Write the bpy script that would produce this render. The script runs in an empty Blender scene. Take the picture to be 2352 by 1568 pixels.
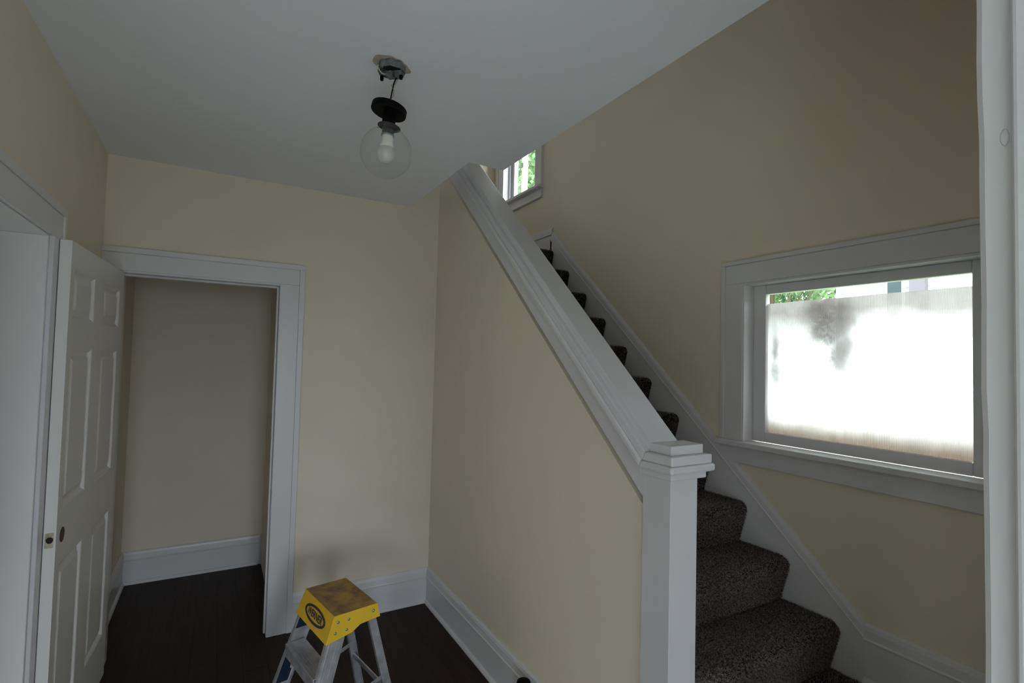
import bpy, bmesh, math, random
import numpy as np
from mathutils import Vector, Matrix
random.seed(7); rng = np.random.default_rng(7)
C = bpy.context.scene.collection
SC = bpy.context.scene
PI = math.pi

# ------------------------------------------------------------------ camera
cam_d = bpy.data.cameras.new('camera'); cam = bpy.data.objects.new('camera', cam_d); C.objects.link(cam)
Rv = Vector((0.86685621, -0.49792889, 0.02504265)); Uv = Vector((-0.03953384, -0.01857977, 0.99904548)); Fv = Vector((0.49698832, 0.86701881, 0.03579103))
M = Matrix((Rv, Uv, -Fv)).transposed().to_4x4(); M.translation = Vector((0, 0, 1.6365))
cam.matrix_world = M
cam_d.sensor_width = 36; cam_d.lens = 17.957; cam_d.clip_start = 0.02
SC.camera = cam

# ------------------------------------------------------------------ sky, daylight, exposure
w = bpy.data.worlds.new('overcast_sky'); SC.world = w; w.use_nodes = True
bg = w.node_tree.nodes['Background']; bg.inputs[0].default_value = (0.93, 0.96, 1.0, 1); bg.inputs[1].default_value = 12.0
SC.view_settings.view_transform = 'Standard'; SC.view_settings.look = 'None'
SC.view_settings.gamma = 1; SC.view_settings.exposure = 0.0; SC.view_settings.use_curve_mapping = False
SC.cycles.use_denoising = True
SC.cycles.max_bounces = 10; SC.cycles.diffuse_bounces = 7; SC.cycles.transparent_max_bounces = 16; SC.cycles.sample_clamp_indirect = 4

def area(name, loc, direction, sx, sy, power, col=(0.80, 0.91, 1.0), spread=115):
    l = bpy.data.lights.new(name, 'AREA'); l.shape = 'RECTANGLE'; l.size = sx; l.size_y = sy; l.energy = power; l.color = col
    l.spread = math.radians(spread)
    o = bpy.data.objects.new(name, l); C.objects.link(o); o.location = loc
    o.rotation_euler = Vector(direction).to_track_quat('-Z', 'Y').to_euler()
    return o
# daylight coming in through the windows of the front room behind the camera, and an added upstairs fill lamp with no window
area('window_daylight', (-1.75, -3.97, 1.45), (0, 1, -1.2), 1.0, 1.5, 92)
area('window_daylight', (0.15, -3.97, 1.45), (0, 1, -1.2), 1.0, 1.5, 92)
area('window_daylight', (-2.97, -2.3, 1.45), (1, 0, -1.3), 1.2, 1.5, 44)
area('window_daylight', (-2.97, 1.75, 1.45), (1, 0, -0.5), 1.1, 1.5, 0.9, spread=150)
area('window_daylight', (-0.49, 3.0, 4.1), (1, 0, 0), 0.8, 1.2, 4.2, spread=180)  # added fill to brighten the upper right wall; no window stands here

# ------------------------------------------------------------------ materials
def mat(name, col, rough=0.5, spec=0.5, metal=0.0, bump=0.0, bscale=60.0, var=0.0, vscale=3.0, coat=0.0, bdist=0.002):
    m = bpy.data.materials.new(name); m.use_nodes = True
    nt = m.node_tree; b = nt.nodes['Principled BSDF']
    b.inputs['Base Color'].default_value = (*col, 1); b.inputs['Roughness'].default_value = rough
    b.inputs['Metallic'].default_value = metal; b.inputs['Specular IOR Level'].default_value = spec
    b.inputs['Coat Weight'].default_value = coat
    tc = nt.nodes.new('ShaderNodeTexCoord')
    if var:
        n = nt.nodes.new('ShaderNodeTexNoise'); n.inputs['Scale'].default_value = vscale; n.inputs['Detail'].default_value = 5
        nt.links.new(tc.outputs['Object'], n.inputs['Vector'])
        r = nt.nodes.new('ShaderNodeMapRange'); r.inputs[1].default_value = 0.3; r.inputs[2].default_value = 0.7
        r.inputs[3].default_value = 1 - var; r.inputs[4].default_value = 1 + var
        nt.links.new(n.outputs['Fac'], r.inputs[0])
        mx = nt.nodes.new('ShaderNodeVectorMath'); mx.operation = 'SCALE'; mx.inputs[0].default_value = col
        nt.links.new(r.outputs[0], mx.inputs['Scale']); nt.links.new(mx.outputs[0], b.inputs['Base Color'])
    if bump:
        n = nt.nodes.new('ShaderNodeTexNoise'); n.inputs['Scale'].default_value = bscale; n.inputs['Detail'].default_value = 4
        nt.links.new(tc.outputs['Object'], n.inputs['Vector'])
        bp = nt.nodes.new('ShaderNodeBump'); bp.inputs['Strength'].default_value = bump; bp.inputs['Distance'].default_value = bdist
        nt.links.new(n.outputs['Fac'], bp.inputs['Height']); nt.links.new(bp.outputs[0], b.inputs['Normal'])
    return m

WALL = mat('cream_wall_paint', (0.775, 0.700, 0.585), 0.6, 0.35, bump=0.25, bscale=90, bdist=0.0015, var=0.02)
CEIL = mat('ceiling_paint', (0.80, 0.815, 0.865), 0.9, 0.2, bump=0.35, bscale=60, bdist=0.0015)
TRIM = mat('white_trim_paint', (0.70, 0.695, 0.73), 0.32, 0.5, bump=0.12, bscale=35, bdist=0.001)
DOORP = mat('white_door_paint', (0.80, 0.795, 0.785), 0.4, 0.5, bump=0.1, bscale=50, bdist=0.001)
POST = mat('chipped_white_paint', (0.74, 0.765, 0.78), 0.35, 0.5, bump=0.5, bscale=28, bdist=0.0012)
DARK = mat('dark_void', (0.02, 0.018, 0.015), 0.9)  # painted shade in hollows, also the dark box on the pole
BLACK = mat('black_metal', (0.003, 0.003, 0.003), 0.6, 0.08)
COLLAR = mat('dark_bronze_collar', (0.05, 0.04, 0.045), 0.5)
GREYD = mat('dull_galvanised_metal', (0.16, 0.17, 0.18), 0.6, 0.4, metal=0.3, var=0.5, vscale=70)
GREY = mat('grey_metal', (0.35, 0.36, 0.37), 0.45, 0.5, metal=0.8, var=0.3, vscale=60)
ALU = mat('worn_aluminium', (0.50, 0.50, 0.53), 0.42, 0.5, metal=0.75, var=0.2, vscale=25, bump=0.1, bscale=120)
BULBW = mat('bulb_plastic', (0.80, 0.79, 0.75), 0.35)
FROST = bpy.data.materials.new('frosted_bulb_plastic'); FROST.use_nodes = True
_n = FROST.node_tree; _b = _n.nodes['Principled BSDF']; _b.inputs['Base Color'].default_value = (.78, .78, .80, 1); _b.inputs['Roughness'].default_value = .3
_t = _n.nodes.new('ShaderNodeBsdfTransparent'); _x = _n.nodes.new('ShaderNodeMixShader'); _x.inputs[0].default_value = .40
_n.links.new(_t.outputs[0], _x.inputs[1]); _n.links.new(_b.outputs[0], _x.inputs[2]); _n.links.new(_x.outputs[0], _n.nodes['Material Output'].inputs[0])
NAVY = mat('navy_label', (0.008, 0.015, 0.038), 0.4)
INK = mat('navy_ink', (0.02, 0.03, 0.05), 0.5)
TAN = mat('bare_plaster', (0.42, 0.37, 0.32), 0.9, var=0.2, vscale=30)
BROWN = mat('bare_wood', (0.10, 0.06, 0.03), 0.8, var=0.3, vscale=40)
BONE = mat('raw_mortise_wood', (0.50, 0.44, 0.34), 0.8, var=0.3, vscale=50)
CARPETB = mat('carpet_base', (0.028, 0.025, 0.023), 1.0, 0.0, bump=0.6, bscale=180, var=0.35, vscale=150)
WHITEH = mat('white_siding', (0.85, 0.86, 0.88), 0.6)
TEAL = mat('dark_teal_glass', (0.018, 0.042, 0.05), 0.2)
GREYT = mat('grey_board', (0.10, 0.095, 0.115), 0.6)
BARK = mat('bark', (0.10, 0.075, 0.05), 0.9)
LAWN = mat('lawn', (0.10, 0.16, 0.05), 0.95, var=0.3, vscale=2)
COPPER = mat('copper_wire', (0.45, 0.28, 0.15), 0.4, metal=0.7)
WIREW = mat('white_wire', (0.65, 0.62, 0.58), 0.5)
PALEFL = mat('pale_front_room_floor', (0.80, 0.79, 0.77), 0.5)  # unseen floor made pale to bounce light up to the hall ceiling
FRW = mat('grey_front_room_paint', (0.33, 0.34, 0.34), 0.7)  # unseen room toned grey to cut light on the low hall walls
UPFL = mat('upper_floor_wood', (0.08, 0.05, 0.035), 0.4)

def leafmat():
    m = bpy.data.materials.new('leaves'); m.use_nodes = True; nt = m.node_tree; b = nt.nodes['Principled BSDF']
    g = nt.nodes.new('ShaderNodeObjectInfo'); tc = nt.nodes.new('ShaderNodeTexCoord')
    n = nt.nodes.new('ShaderNodeTexNoise'); n.inputs['Scale'].default_value = 4
    nt.links.new(tc.outputs['Object'], n.inputs['Vector'])
    cr = nt.nodes.new('ShaderNodeValToRGB'); cr.color_ramp.elements[0].position = 0.35; cr.color_ramp.elements[1].position = 0.7
    cr.color_ramp.elements[0].color = (0.07, 0.17, 0.075, 1); cr.color_ramp.elements[1].color = (0.32, 0.45, 0.22, 1)
    nt.links.new(n.outputs['Fac'], cr.inputs[0]); nt.links.new(cr.outputs[0], b.inputs['Base Color'])
    b.inputs['Roughness'].default_value = 0.5
    tr = nt.nodes.new('ShaderNodeBsdfTranslucent'); nt.links.new(cr.outputs[0], tr.inputs[0])
    mx = nt.nodes.new('ShaderNodeMixShader'); mx.inputs[0].default_value = 0.4
    nt.links.new(b.outputs[0], mx.inputs[1]); nt.links.new(tr.outputs[0], mx.inputs[2])
    nt.links.new(mx.outputs[0], nt.nodes['Material Output'].inputs[0])
    return m
LEAF = leafmat()

def glassmat(name, tint=(1, 1, 1), ior=1.45):
    m = bpy.data.materials.new(name); m.use_nodes = True; nt = m.node_tree
    nt.nodes.remove(nt.nodes['Principled BSDF'])
    t = nt.nodes.new('ShaderNodeBsdfTransparent'); t.inputs[0].default_value = (*tint, 1)
    g = nt.nodes.new('ShaderNodeBsdfGlossy'); g.inputs['Roughness'].default_value = 0.0
    lw = nt.nodes.new('ShaderNodeLayerWeight'); lw.inputs[0].default_value = 0.5
    p5 = nt.nodes.new('ShaderNodeMath'); p5.operation = 'POWER'; p5.inputs[1].default_value = 5.0; nt.links.new(lw.outputs['Facing'], p5.inputs[0])
    r0 = ((ior - 1) / (ior + 1)) ** 2
    f = nt.nodes.new('ShaderNodeMath'); f.operation = 'MULTIPLY_ADD'; f.inputs[1].default_value = 1 - r0; f.inputs[2].default_value = r0; nt.links.new(p5.outputs[0], f.inputs[0])
    x = nt.nodes.new('ShaderNodeMixShader')
    nt.links.new(f.outputs[0], x.inputs[0]); nt.links.new(t.outputs[0], x.inputs[1]); nt.links.new(g.outputs[0], x.inputs[2])
    nt.links.new(x.outputs[0], nt.nodes['Material Output'].inputs[0])
    return m
PANE = glassmat('window_glass', (0.95, 0.97, 0.97), 1.3)
GLOBE = glassmat('clear_globe_glass', (0.975, 0.975, 0.97), 1.35)

def woodmat():
    m = bpy.data.materials.new('dark_stained_wood'); m.use_nodes = True; nt = m.node_tree; b = nt.nodes['Principled BSDF']
    tc = nt.nodes.new('ShaderNodeTexCoord'); mp = nt.nodes.new('ShaderNodeMapping'); mp.inputs['Scale'].default_value = (22, 1.6, 5)
    oi = nt.nodes.new('ShaderNodeObjectInfo')
    n = nt.nodes.new('ShaderNodeTexNoise'); n.inputs['Scale'].default_value = 2.2; n.inputs['Detail'].default_value = 6
    ad = nt.nodes.new('ShaderNodeVectorMath'); ad.operation = 'ADD'
    nt.links.new(tc.outputs['Object'], mp.inputs[0]); nt.links.new(mp.outputs[0], ad.inputs[0]); nt.links.new(oi.outputs['Random'], ad.inputs[1])
    nt.links.new(ad.outputs[0], n.inputs['Vector'])
    cr = nt.nodes.new('ShaderNodeValToRGB'); cr.color_ramp.elements[0].position = 0.3; cr.color_ramp.elements[1].position = 0.75
    cr.color_ramp.elements[0].color = (0.012, 0.006, 0.004, 1); cr.color_ramp.elements[1].color = (0.034, 0.014, 0.009, 1)
    nt.links.new(n.outputs['Fac'], cr.inputs[0]); nt.links.new(cr.outputs[0], b.inputs['Base Color'])
    b.inputs['Roughness'].default_value = 0.55; b.inputs['Specular IOR Level'].default_value = 0.25
    return m
WOOD = woodmat()

def yellowmat():
    m = bpy.data.materials.new('yellow_plastic'); m.use_nodes = True; nt = m.node_tree; b = nt.nodes['Principled BSDF']
    tc = nt.nodes.new('ShaderNodeTexCoord')
    n = nt.nodes.new('ShaderNodeTexNoise'); n.inputs['Scale'].default_value = 14; n.inputs['Detail'].default_value = 8; n.inputs['Roughness'].default_value = 0.65
    nt.links.new(tc.outputs['Object'], n.inputs['Vector'])
    ge = nt.nodes.new('ShaderNodeNewGeometry'); sp = nt.nodes.new('ShaderNodeSeparateXYZ'); nt.links.new(ge.outputs['Normal'], sp.inputs[0])
    up = nt.nodes.new('ShaderNodeMapRange'); up.inputs[1].default_value = 0.6; up.inputs[2].default_value = 0.95; up.inputs[3].default_value = 0.0; up.inputs[4].default_value = 1.0
    nt.links.new(sp.outputs['Z'], up.inputs[0])
    r = nt.nodes.new('ShaderNodeMapRange'); r.inputs[1].default_value = 0.36; r.inputs[2].default_value = 0.60; r.inputs[3].default_value = 1.0; r.inputs[4].default_value = 0.5
    nt.links.new(n.outputs['Fac'], r.inputs[0])
    mu = nt.nodes.new('ShaderNodeMath'); mu.operation = 'MULTIPLY'; nt.links.new(up.outputs[0], mu.inputs[0]); nt.links.new(r.outputs[0], mu.inputs[1])
    mx = nt.nodes.new('ShaderNodeMix'); mx.data_type = 'RGBA'
    mx.inputs['A'].default_value = (0.66, 0.42, 0.018, 1); mx.inputs['B'].default_value = (0.16, 0.085, 0.03, 1)
    nt.links.new(mu.outputs[0], mx.inputs['Factor']); nt.links.new(mx.outputs['Result'], b.inputs['Base Color'])
    b.inputs['Roughness'].default_value = 0.45
    return m
YELLOW = yellowmat()

def pilemat():
    m = bpy.data.materials.new('carpet_pile'); m.use_nodes = True; nt = m.node_tree; b = nt.nodes['Principled BSDF']
    tc = nt.nodes.new('ShaderNodeTexCoord')
    n = nt.nodes.new('ShaderNodeTexNoise'); n.inputs['Scale'].default_value = 140; n.inputs['Detail'].default_value = 2
    nt.links.new(tc.outputs['Object'], n.inputs['Vector'])
    cr = nt.nodes.new('ShaderNodeValToRGB'); cr.color_ramp.elements[0].position = 0.36; cr.color_ramp.elements[1].position = 0.66
    cr.color_ramp.elements[0].color = (0.035, 0.029, 0.026, 1); cr.color_ramp.elements[1].color = (0.36, 0.31, 0.30, 1)
    nt.links.new(n.outputs['Fac'], cr.inputs[0]); nt.links.new(cr.outputs[0], b.inputs['Base Color'])
    b.inputs['Roughness'].default_value = 0.9; b.inputs['Specular IOR Level'].default_value = 0.1
    return m
PILE = pilemat()

def sheetmat():
    m = bpy.data.materials.new('stained_translucent_plastic'); m.use_nodes = True; nt = m.node_tree
    nt.nodes.remove(nt.nodes['Principled BSDF']); L = nt.links
    tc = nt.nodes.new('ShaderNodeTexCoord'); sp = nt.nodes.new('ShaderNodeSeparateXYZ'); L.new(tc.outputs['Generated'], sp.inputs[0])
    # generated: y = 1 at the far (left) end, z = 1 at the top
    def noise(scale, detail, off):
        mp = nt.nodes.new('ShaderNodeMapping'); mp.inputs['Location'].default_value = off; L.new(tc.outputs['Object'], mp.inputs[0])
        n = nt.nodes.new('ShaderNodeTexNoise'); n.inputs['Scale'].default_value = scale; n.inputs['Detail'].default_value = detail
        L.new(mp.outputs[0], n.inputs['Vector']); return n.outputs['Fac']
    def rng_(src, a, b, c, d):
        r = nt.nodes.new('ShaderNodeMapRange'); r.inputs[1].default_value = a; r.inputs[2].default_value = b; r.inputs[3].default_value = c; r.inputs[4].default_value = d
        r.interpolation_type = 'SMOOTHSTEP'; L.new(src, r.inputs[0]); return r.outputs[0]
    def mth(op, a, b):
        x = nt.nodes.new('ShaderNodeMath'); x.operation = op
        for i, v in enumerate((a, b)):
            if isinstance(v, (int, float)): x.inputs[i].default_value = v
            else: L.new(v, x.inputs[i])
        x.use_clamp = True
        return x.outputs[0]
    big = noise(5, 9, (0, 3.1, 0.4)); fine = noise(22, 6, (1, 0, 2))
    zz = mth('ADD', sp.outputs['Z'], 0.0)
    wob = mth('MULTIPLY', big, 0.22)
    zw = mth('ADD', sp.outputs['Z'], wob)
    top = rng_(zw, 0.80, 1.10, 0.0, 1.0)
    bot = rng_(mth('ADD', sp.outputs['Z'], mth('MULTIPLY', big, 0.10)), 0.32, 0.07, 0.0, 1.0)
    def blob(cy, cz, ry, rz):
        a = nt.nodes.new('ShaderNodeVectorMath'); a.operation = 'SUBTRACT'; a.inputs[1].default_value = (0.5, cy, cz); L.new(tc.outputs['Generated'], a.inputs[0])
        b = nt.nodes.new('ShaderNodeVectorMath'); b.operation = 'MULTIPLY'; b.inputs[1].default_value = (0, 1 / ry, 1 / rz); L.new(a.outputs[0], b.inputs[0])
        l = nt.nodes.new('ShaderNodeVectorMath'); l.operation = 'LENGTH'; L.new(b.outputs[0], l.inputs[0])
        s = nt.nodes.new('ShaderNodeMath'); s.operation = 'ADD'; L.new(l.outputs['Value'], s.inputs[0])
        o = nt.nodes.new('ShaderNodeMath'); o.operation = 'MULTIPLY_ADD'; L.new(big, o.inputs[0]); o.inputs[1].default_value = 2.0; o.inputs[2].default_value = -1.0
        L.new(o.outputs[0], s.inputs[1])
        return rng_(s.outputs[0], 1.3, 0.0, 0.0, 1.0)
    g = mth('MAXIMUM', blob(0.66, 0.76, 0.22, 0.26), blob(0.95, 0.62, 0.07, 0.26))
    g = mth('MAXIMUM', g, mth('MULTIPLY', blob(0.57, 0.64, 0.14, 0.22), 0.95))
    g = mth('MAXIMUM', g, mth('MULTIPLY', blob(0.86, 0.72, 0.22, 0.22), 0.55))
    c0 = nt.nodes.new('ShaderNodeMix'); c0.data_type = 'RGBA'; c0.inputs['A'].default_value = (0.86, 0.86, 0.87, 1); c0.inputs['B'].default_value = (0.078, 0.073, 0.072, 1)
    L.new(mth('MULTIPLY', g, 0.93), c0.inputs['Factor'])
    c1 = nt.nodes.new('ShaderNodeMix'); c1.data_type = 'RGBA'; c1.inputs['B'].default_value = (0.054, 0.037, 0.028, 1); L.new(c0.outputs['Result'], c1.inputs['A'])
    L.new(mth('MULTIPLY', top, 0.97), c1.inputs['Factor'])
    c2 = nt.nodes.new('ShaderNodeMix'); c2.data_type = 'RGBA'; c2.inputs['B'].default_value = (0.088, 0.058, 0.036, 1); L.new(c1.outputs['Result'], c2.inputs['A'])
    L.new(mth('MULTIPLY', bot, 0.97), c2.inputs['Factor'])
    c3 = nt.nodes.new('ShaderNodeMix'); c3.data_type = 'RGBA'; c3.blend_type = 'MULTIPLY'; L.new(c2.outputs['Result'], c3.inputs['A'])
    fv = nt.nodes.new('ShaderNodeCombineColor'); fr = rng_(fine, 0.3, 0.6, 0.93, 1.0)
    for i in range(3): L.new(fr, fv.inputs[i])
    c3.inputs['Factor'].default_value = 1; L.new(fv.outputs[0], c3.inputs['B'])
    t = nt.nodes.new('ShaderNodeBsdfTranslucent'); L.new(c3.outputs['Result'], t.inputs[0])
    tp = nt.nodes.new('ShaderNodeBsdfTransparent'); L.new(c3.outputs['Result'], tp.inputs[0])
    x = nt.nodes.new('ShaderNodeMixShader'); x.inputs[0].default_value = 0.10
    L.new(t.outputs[0], x.inputs[1]); L.new(tp.outputs[0], x.inputs[2])
    L.new(x.outputs[0], nt.nodes['Material Output'].inputs[0])
    return m
SHEET = sheetmat()

# ------------------------------------------------------------------ helpers
def link(name, bm, m, parent=None, smooth=False, bevel=0.0, seg=2):
    me = bpy.data.meshes.new(name)
    bmesh.ops.recalc_face_normals(bm, faces=bm.faces)
    bm.to_mesh(me); bm.free()
    o = bpy.data.objects.new(name, me); C.objects.link(o)
    if m: me.materials.append(m)
    if parent: o.parent = parent
    if smooth:
        for p in me.polygons: p.use_smooth = True
    if bevel:
        b = o.modifiers.new('bevel', 'BEVEL'); b.width = bevel; b.segments = seg; b.limit_method = 'ANGLE'; b.angle_limit = math.radians(35)
    return o
def tag(o, label=None, cat=None, group=None, kind=None):
    if label: o['label'] = label
    if cat: o['category'] = cat
    if group: o['group'] = group
    if kind: o['kind'] = kind
    return o
def empty(name, loc=(0, 0, 0), rz=0.0):
    o = bpy.data.objects.new(name, None); C.objects.link(o); o.location = loc; o.rotation_euler = (0, 0, rz); o.empty_display_size = 0.1
    return o
def box(bm, x0, x1, y0, y1, z0, z1):
    v = [bm.verts.new(p) for p in ((x0, y0, z0), (x1, y0, z0), (x1, y1, z0), (x0, y1, z0), (x0, y0, z1), (x1, y0, z1), (x1, y1, z1), (x0, y1, z1))]
    for f in ((0, 3, 2, 1), (4, 5, 6, 7), (0, 1, 5, 4), (1, 2, 6, 5), (2, 3, 7, 6), (3, 0, 4, 7)): bm.faces.new([v[i] for i in f])
def boxes(*bs):
    bm = bmesh.new()
    for b in bs: box(bm, *b)
    return bm
def sweep(bm, rings, caps=True, closed=True):
    """rings: list of lists of points"""
    vs = [[bm.verts.new(p) for p in r] for r in rings]
    n = len(rings[0])
    for a, b in zip(vs[:-1], vs[1:]):
        for i in range(n if closed else n - 1):
            j = (i + 1) % n
            bm.faces.new((a[i], a[j], b[j], b[i]))
    if caps and closed:
        bm.faces.new(vs[0]); bm.faces.new(vs[-1])
def prism(bm, prof, a, b):
    """prof: list of 2D; a, b map functions 2D->3D"""
    sweep(bm, [[a(*p) for p in prof], [b(*p) for p in prof]])
def tube(bm, pts, r, n=8):
    pts = [Vector(p) for p in pts]; rings = []
    up = Vector((0, 0, 1))
    for i, p in enumerate(pts):
        d = (pts[min(i + 1, len(pts) - 1)] - pts[max(i - 1, 0)]).normalized()
        a = d.cross(up)
        if a.length < 1e-3: a = d.cross(Vector((1, 0, 0)))
        a.normalize(); b = d.cross(a)
        rr = r[i] if isinstance(r, (list, tuple)) else r
        rings.append([p + (a * math.cos(t) + b * math.sin(t)) * rr for t in (2 * PI * k / n for k in range(n))])
    sweep(bm, rings)
def lathe(bm, prof, n=32, org=(0, 0, 0), cap=True):
    rings = [[(org[0] + r * math.cos(2 * PI * k / n), org[1] + r * math.sin(2 * PI * k / n), org[2] + z) for k in range(n)] for r, z in prof]
    sweep(bm, rings, caps=cap)
def smoothpts(pts, n=6):
    P = [Vector(p) for p in pts]; out = []
    for i in range(len(P) - 1):
        p0, p1, p2, p3 = P[max(i - 1, 0)], P[i], P[i + 1], P[min(i + 2, len(P) - 1)]
        for k in range(n):
            t = k / n
            out.append(0.5 * ((2 * p1) + (-p0 + p2) * t + (2 * p0 - 5 * p1 + 4 * p2 - p3) * t * t + (-p0 + 3 * p1 - 3 * p2 + p3) * t ** 3))
    out.append(P[-1]); return out
S = 'structure'

# ------------------------------------------------------------------ dimensions (metres)
XL, XR, YB, XH, ZC = -0.535, 2.283, 3.307, 1.285, 2.647
XW = 1.374                       # stair side of the half wall
YN0, YN1 = 0.06, 0.20            # near wall (the doorway the camera stands in)
JX = 0.636                       # its right jamb
D1, X1, X2 = 2.374, 1.078, 1.281
UZ, UC = 2.887, 5.1              # upper floor, upper ceiling
YE = 4.40                        # far end of the stairwell
LZ = 0.385                       # lower landing
RISE, RUN, NY0, NZ0 = 0.1933, 0.2151, 1.178, 0.579

# ------------------------------------------------------------------ shell
fl = empty('floor'); tag(fl, 'very dark stained wooden plank floor of the hall', 'floor', kind=S)
link('subfloor', boxes((-3.1, XR + .15, -4.15, 4.6, -0.10, -0.012)), WOOD, fl)
x = XL - 0.0
while x < XH:
    x1 = min(x + 0.118, XH)
    y = 0.2 - random.random() * 0.9
    while y < 4.46:
        ln = random.uniform(0.7, 1.5); y0, y1 = max(y, 0.2), min(y + ln, 4.46)
        if y1 > y0:
            link('plank', boxes((x + .0004, x1 - .0004, y0 + .0004, y1 - .0004, -0.012, 0.0)), WOOD, fl)
        y += ln
    x = x1
link('front_room_boards', boxes((-3, XR, -4, 0.2, -0.012, 0.0), (-3, XL, .2, 3.4, -0.012, 0.0)), PALEFL, fl)  # pale stretch out of view acts as a light reflector

ce = link('ceiling', boxes((XL - .14, X2, YN0, D1, ZC, UZ), (XL - .14, X1, D1, YB + .0, ZC, UZ), (XL - .14, 1.24, YB + .12, 4.6, ZC, UZ)), CEIL)
tag(ce, 'plain pale grey-white hall ceiling that stops at the stairwell', 'ceiling', kind=S)
o = link('ceiling_front', boxes((-3.1, XR + .15, -4.15, YN0, ZC, UZ), (-3.1, XL - .14, YN0, 4.6, ZC, UZ)), FRW); tag(o, 'white ceiling of the room behind the camera', 'ceiling', kind=S)
o = link('ceiling_upper', boxes((XL - .14, XR + .15, YN0, 4.6, UC, UC + .1)), CEIL); tag(o, 'white ceiling over the upper floor and stairwell', 'ceiling', kind=S)

# left wall with doorway (Y 1.45 .. 2.36)
LD0, LD1, DH = 1.50, 2.365, 2.035
o = link('wall_left', boxes((XL - .14, XL, YN0, LD0, 0, ZC), (XL - .14, XL, LD1, 4.6, 0, ZC), (XL - .14, XL, LD0, LD1, DH, ZC), (XL - .14, XL, YN0, 4.6, UZ, UC)), WALL)
tag(o, 'cream painted left wall of the hall', 'wall', kind=S)
# back wall with closet doorway
BD0, BD1 = -0.470, 0.305
o = link('wall_back', boxes((XL, BD0, YB, YB + .12, 0, ZC), (BD1, XW, YB, YB + .12, 0, UZ + .9), (BD0, BD1, YB, YB + .12, 2.045, ZC)), WALL)
tag(o, 'cream painted back wall facing the camera, with the closet doorway', 'wall', kind=S)
bm = bmesh.new(); prof = [(1.30, 0), (YB, 0), (YB, 2.975), (1.30, 1.142)]
prism(bm, prof, lambda y, z: (XH, y, z), lambda y, z: (XW, y, z))
o = link('wall_stair', bm, WALL); tag(o, 'cream half wall with sloping top between hall and stairs', 'wall', kind=S)
# window openings in right wall
W1 = (0.70, 1.645, 1.25, 2.05); W2 = (3.63, 4.215, 3.085, 4.30)
def wall_x(x0, x1, y0, y1, z0, z1, holes):
    ys = sorted({y0, y1, *[h[0] for h in holes], *[h[1] for h in holes]}); zs = sorted({z0, z1, *[h[2] for h in holes], *[h[3] for h in holes]})
    bm = bmesh.new(); vd = {}
    def solid(i, j):
        if i < 0 or j < 0 or i >= len(ys) - 1 or j >= len(zs) - 1: return False
        cy, cz = (ys[i] + ys[i + 1]) / 2, (zs[j] + zs[j + 1]) / 2
        return not any(h[0] < cy < h[1] and h[2] < cz < h[3] for h in holes)
    def V(x, y, z):
        k = (x, y, z)
        if k not in vd: vd[k] = bm.verts.new(k)
        return vd[k]
    for i in range(len(ys) - 1):
        for j in range(len(zs) - 1):
            if not solid(i, j): continue
            a, b, c, d = ys[i], ys[i + 1], zs[j], zs[j + 1]
            for xx in (x0, x1): bm.faces.new((V(xx, a, c), V(xx, b, c), V(xx, b, d), V(xx, a, d)))
            if not solid(i - 1, j): bm.faces.new((V(x0, a, c), V(x1, a, c), V(x1, a, d), V(x0, a, d)))
            if not solid(i + 1, j): bm.faces.new((V(x0, b, c), V(x1, b, c), V(x1, b, d), V(x0, b, d)))
            if not solid(i, j - 1): bm.faces.new((V(x0, a, c), V(x1, a, c), V(x1, b, c), V(x0, b, c)))
            if not solid(i, j + 1): bm.faces.new((V(x0, a, d), V(x1, a, d), V(x1, b, d), V(x0, b, d)))
    return bm
o = link('wall_right', wall_x(XR, XR + .15, -4.15, 4.6, 0, UC, [W1, W2]), WALL); tag(o, 'tall cream painted right wall running up the stairwell', 'wall', kind=S)
o = link('wall_end', boxes((1.24, XR, YE, YE + .12, 0, UC), (XL - .14, 1.24, YE + .08, YE + .2, 0, UC)), WALL); tag(o, 'cream end wall at the top of the stairwell and behind the closet', 'wall', kind=S)
o = link('wall_closet', boxes((0.35, 0.60, YB + .12, YE + .08, 0, ZC)), WALL); tag(o, 'cream right side wall inside the closet', 'wall', kind=S)
o = link('wall_near', boxes((JX + .02, .95, YN0, YN1, 0, ZC), (1.28, XR, YN0, YN1, 0, ZC), (.95, 1.28, YN0, YN1, 1.95, ZC), (.95, 1.28, YN0, YN1, 0, .5), (XL, JX + .02, YN0, YN1, 2.45, ZC), (XL - .14, XR, YN0, YN1, ZC, UC)), WALL); tag(o, 'cream near wall beside the doorway the camera stands in', 'wall', kind=S)  # includes an unseen opening added to let light onto newel and stairs
o = link('wall_upper', boxes((1.17, X2, YN1, 1.9, UZ, UC)), WALL); tag(o, 'cream upstairs wall along the near part of the stairwell', 'wall', kind=S)  # added out of view to shade the near end of the right wall
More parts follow.
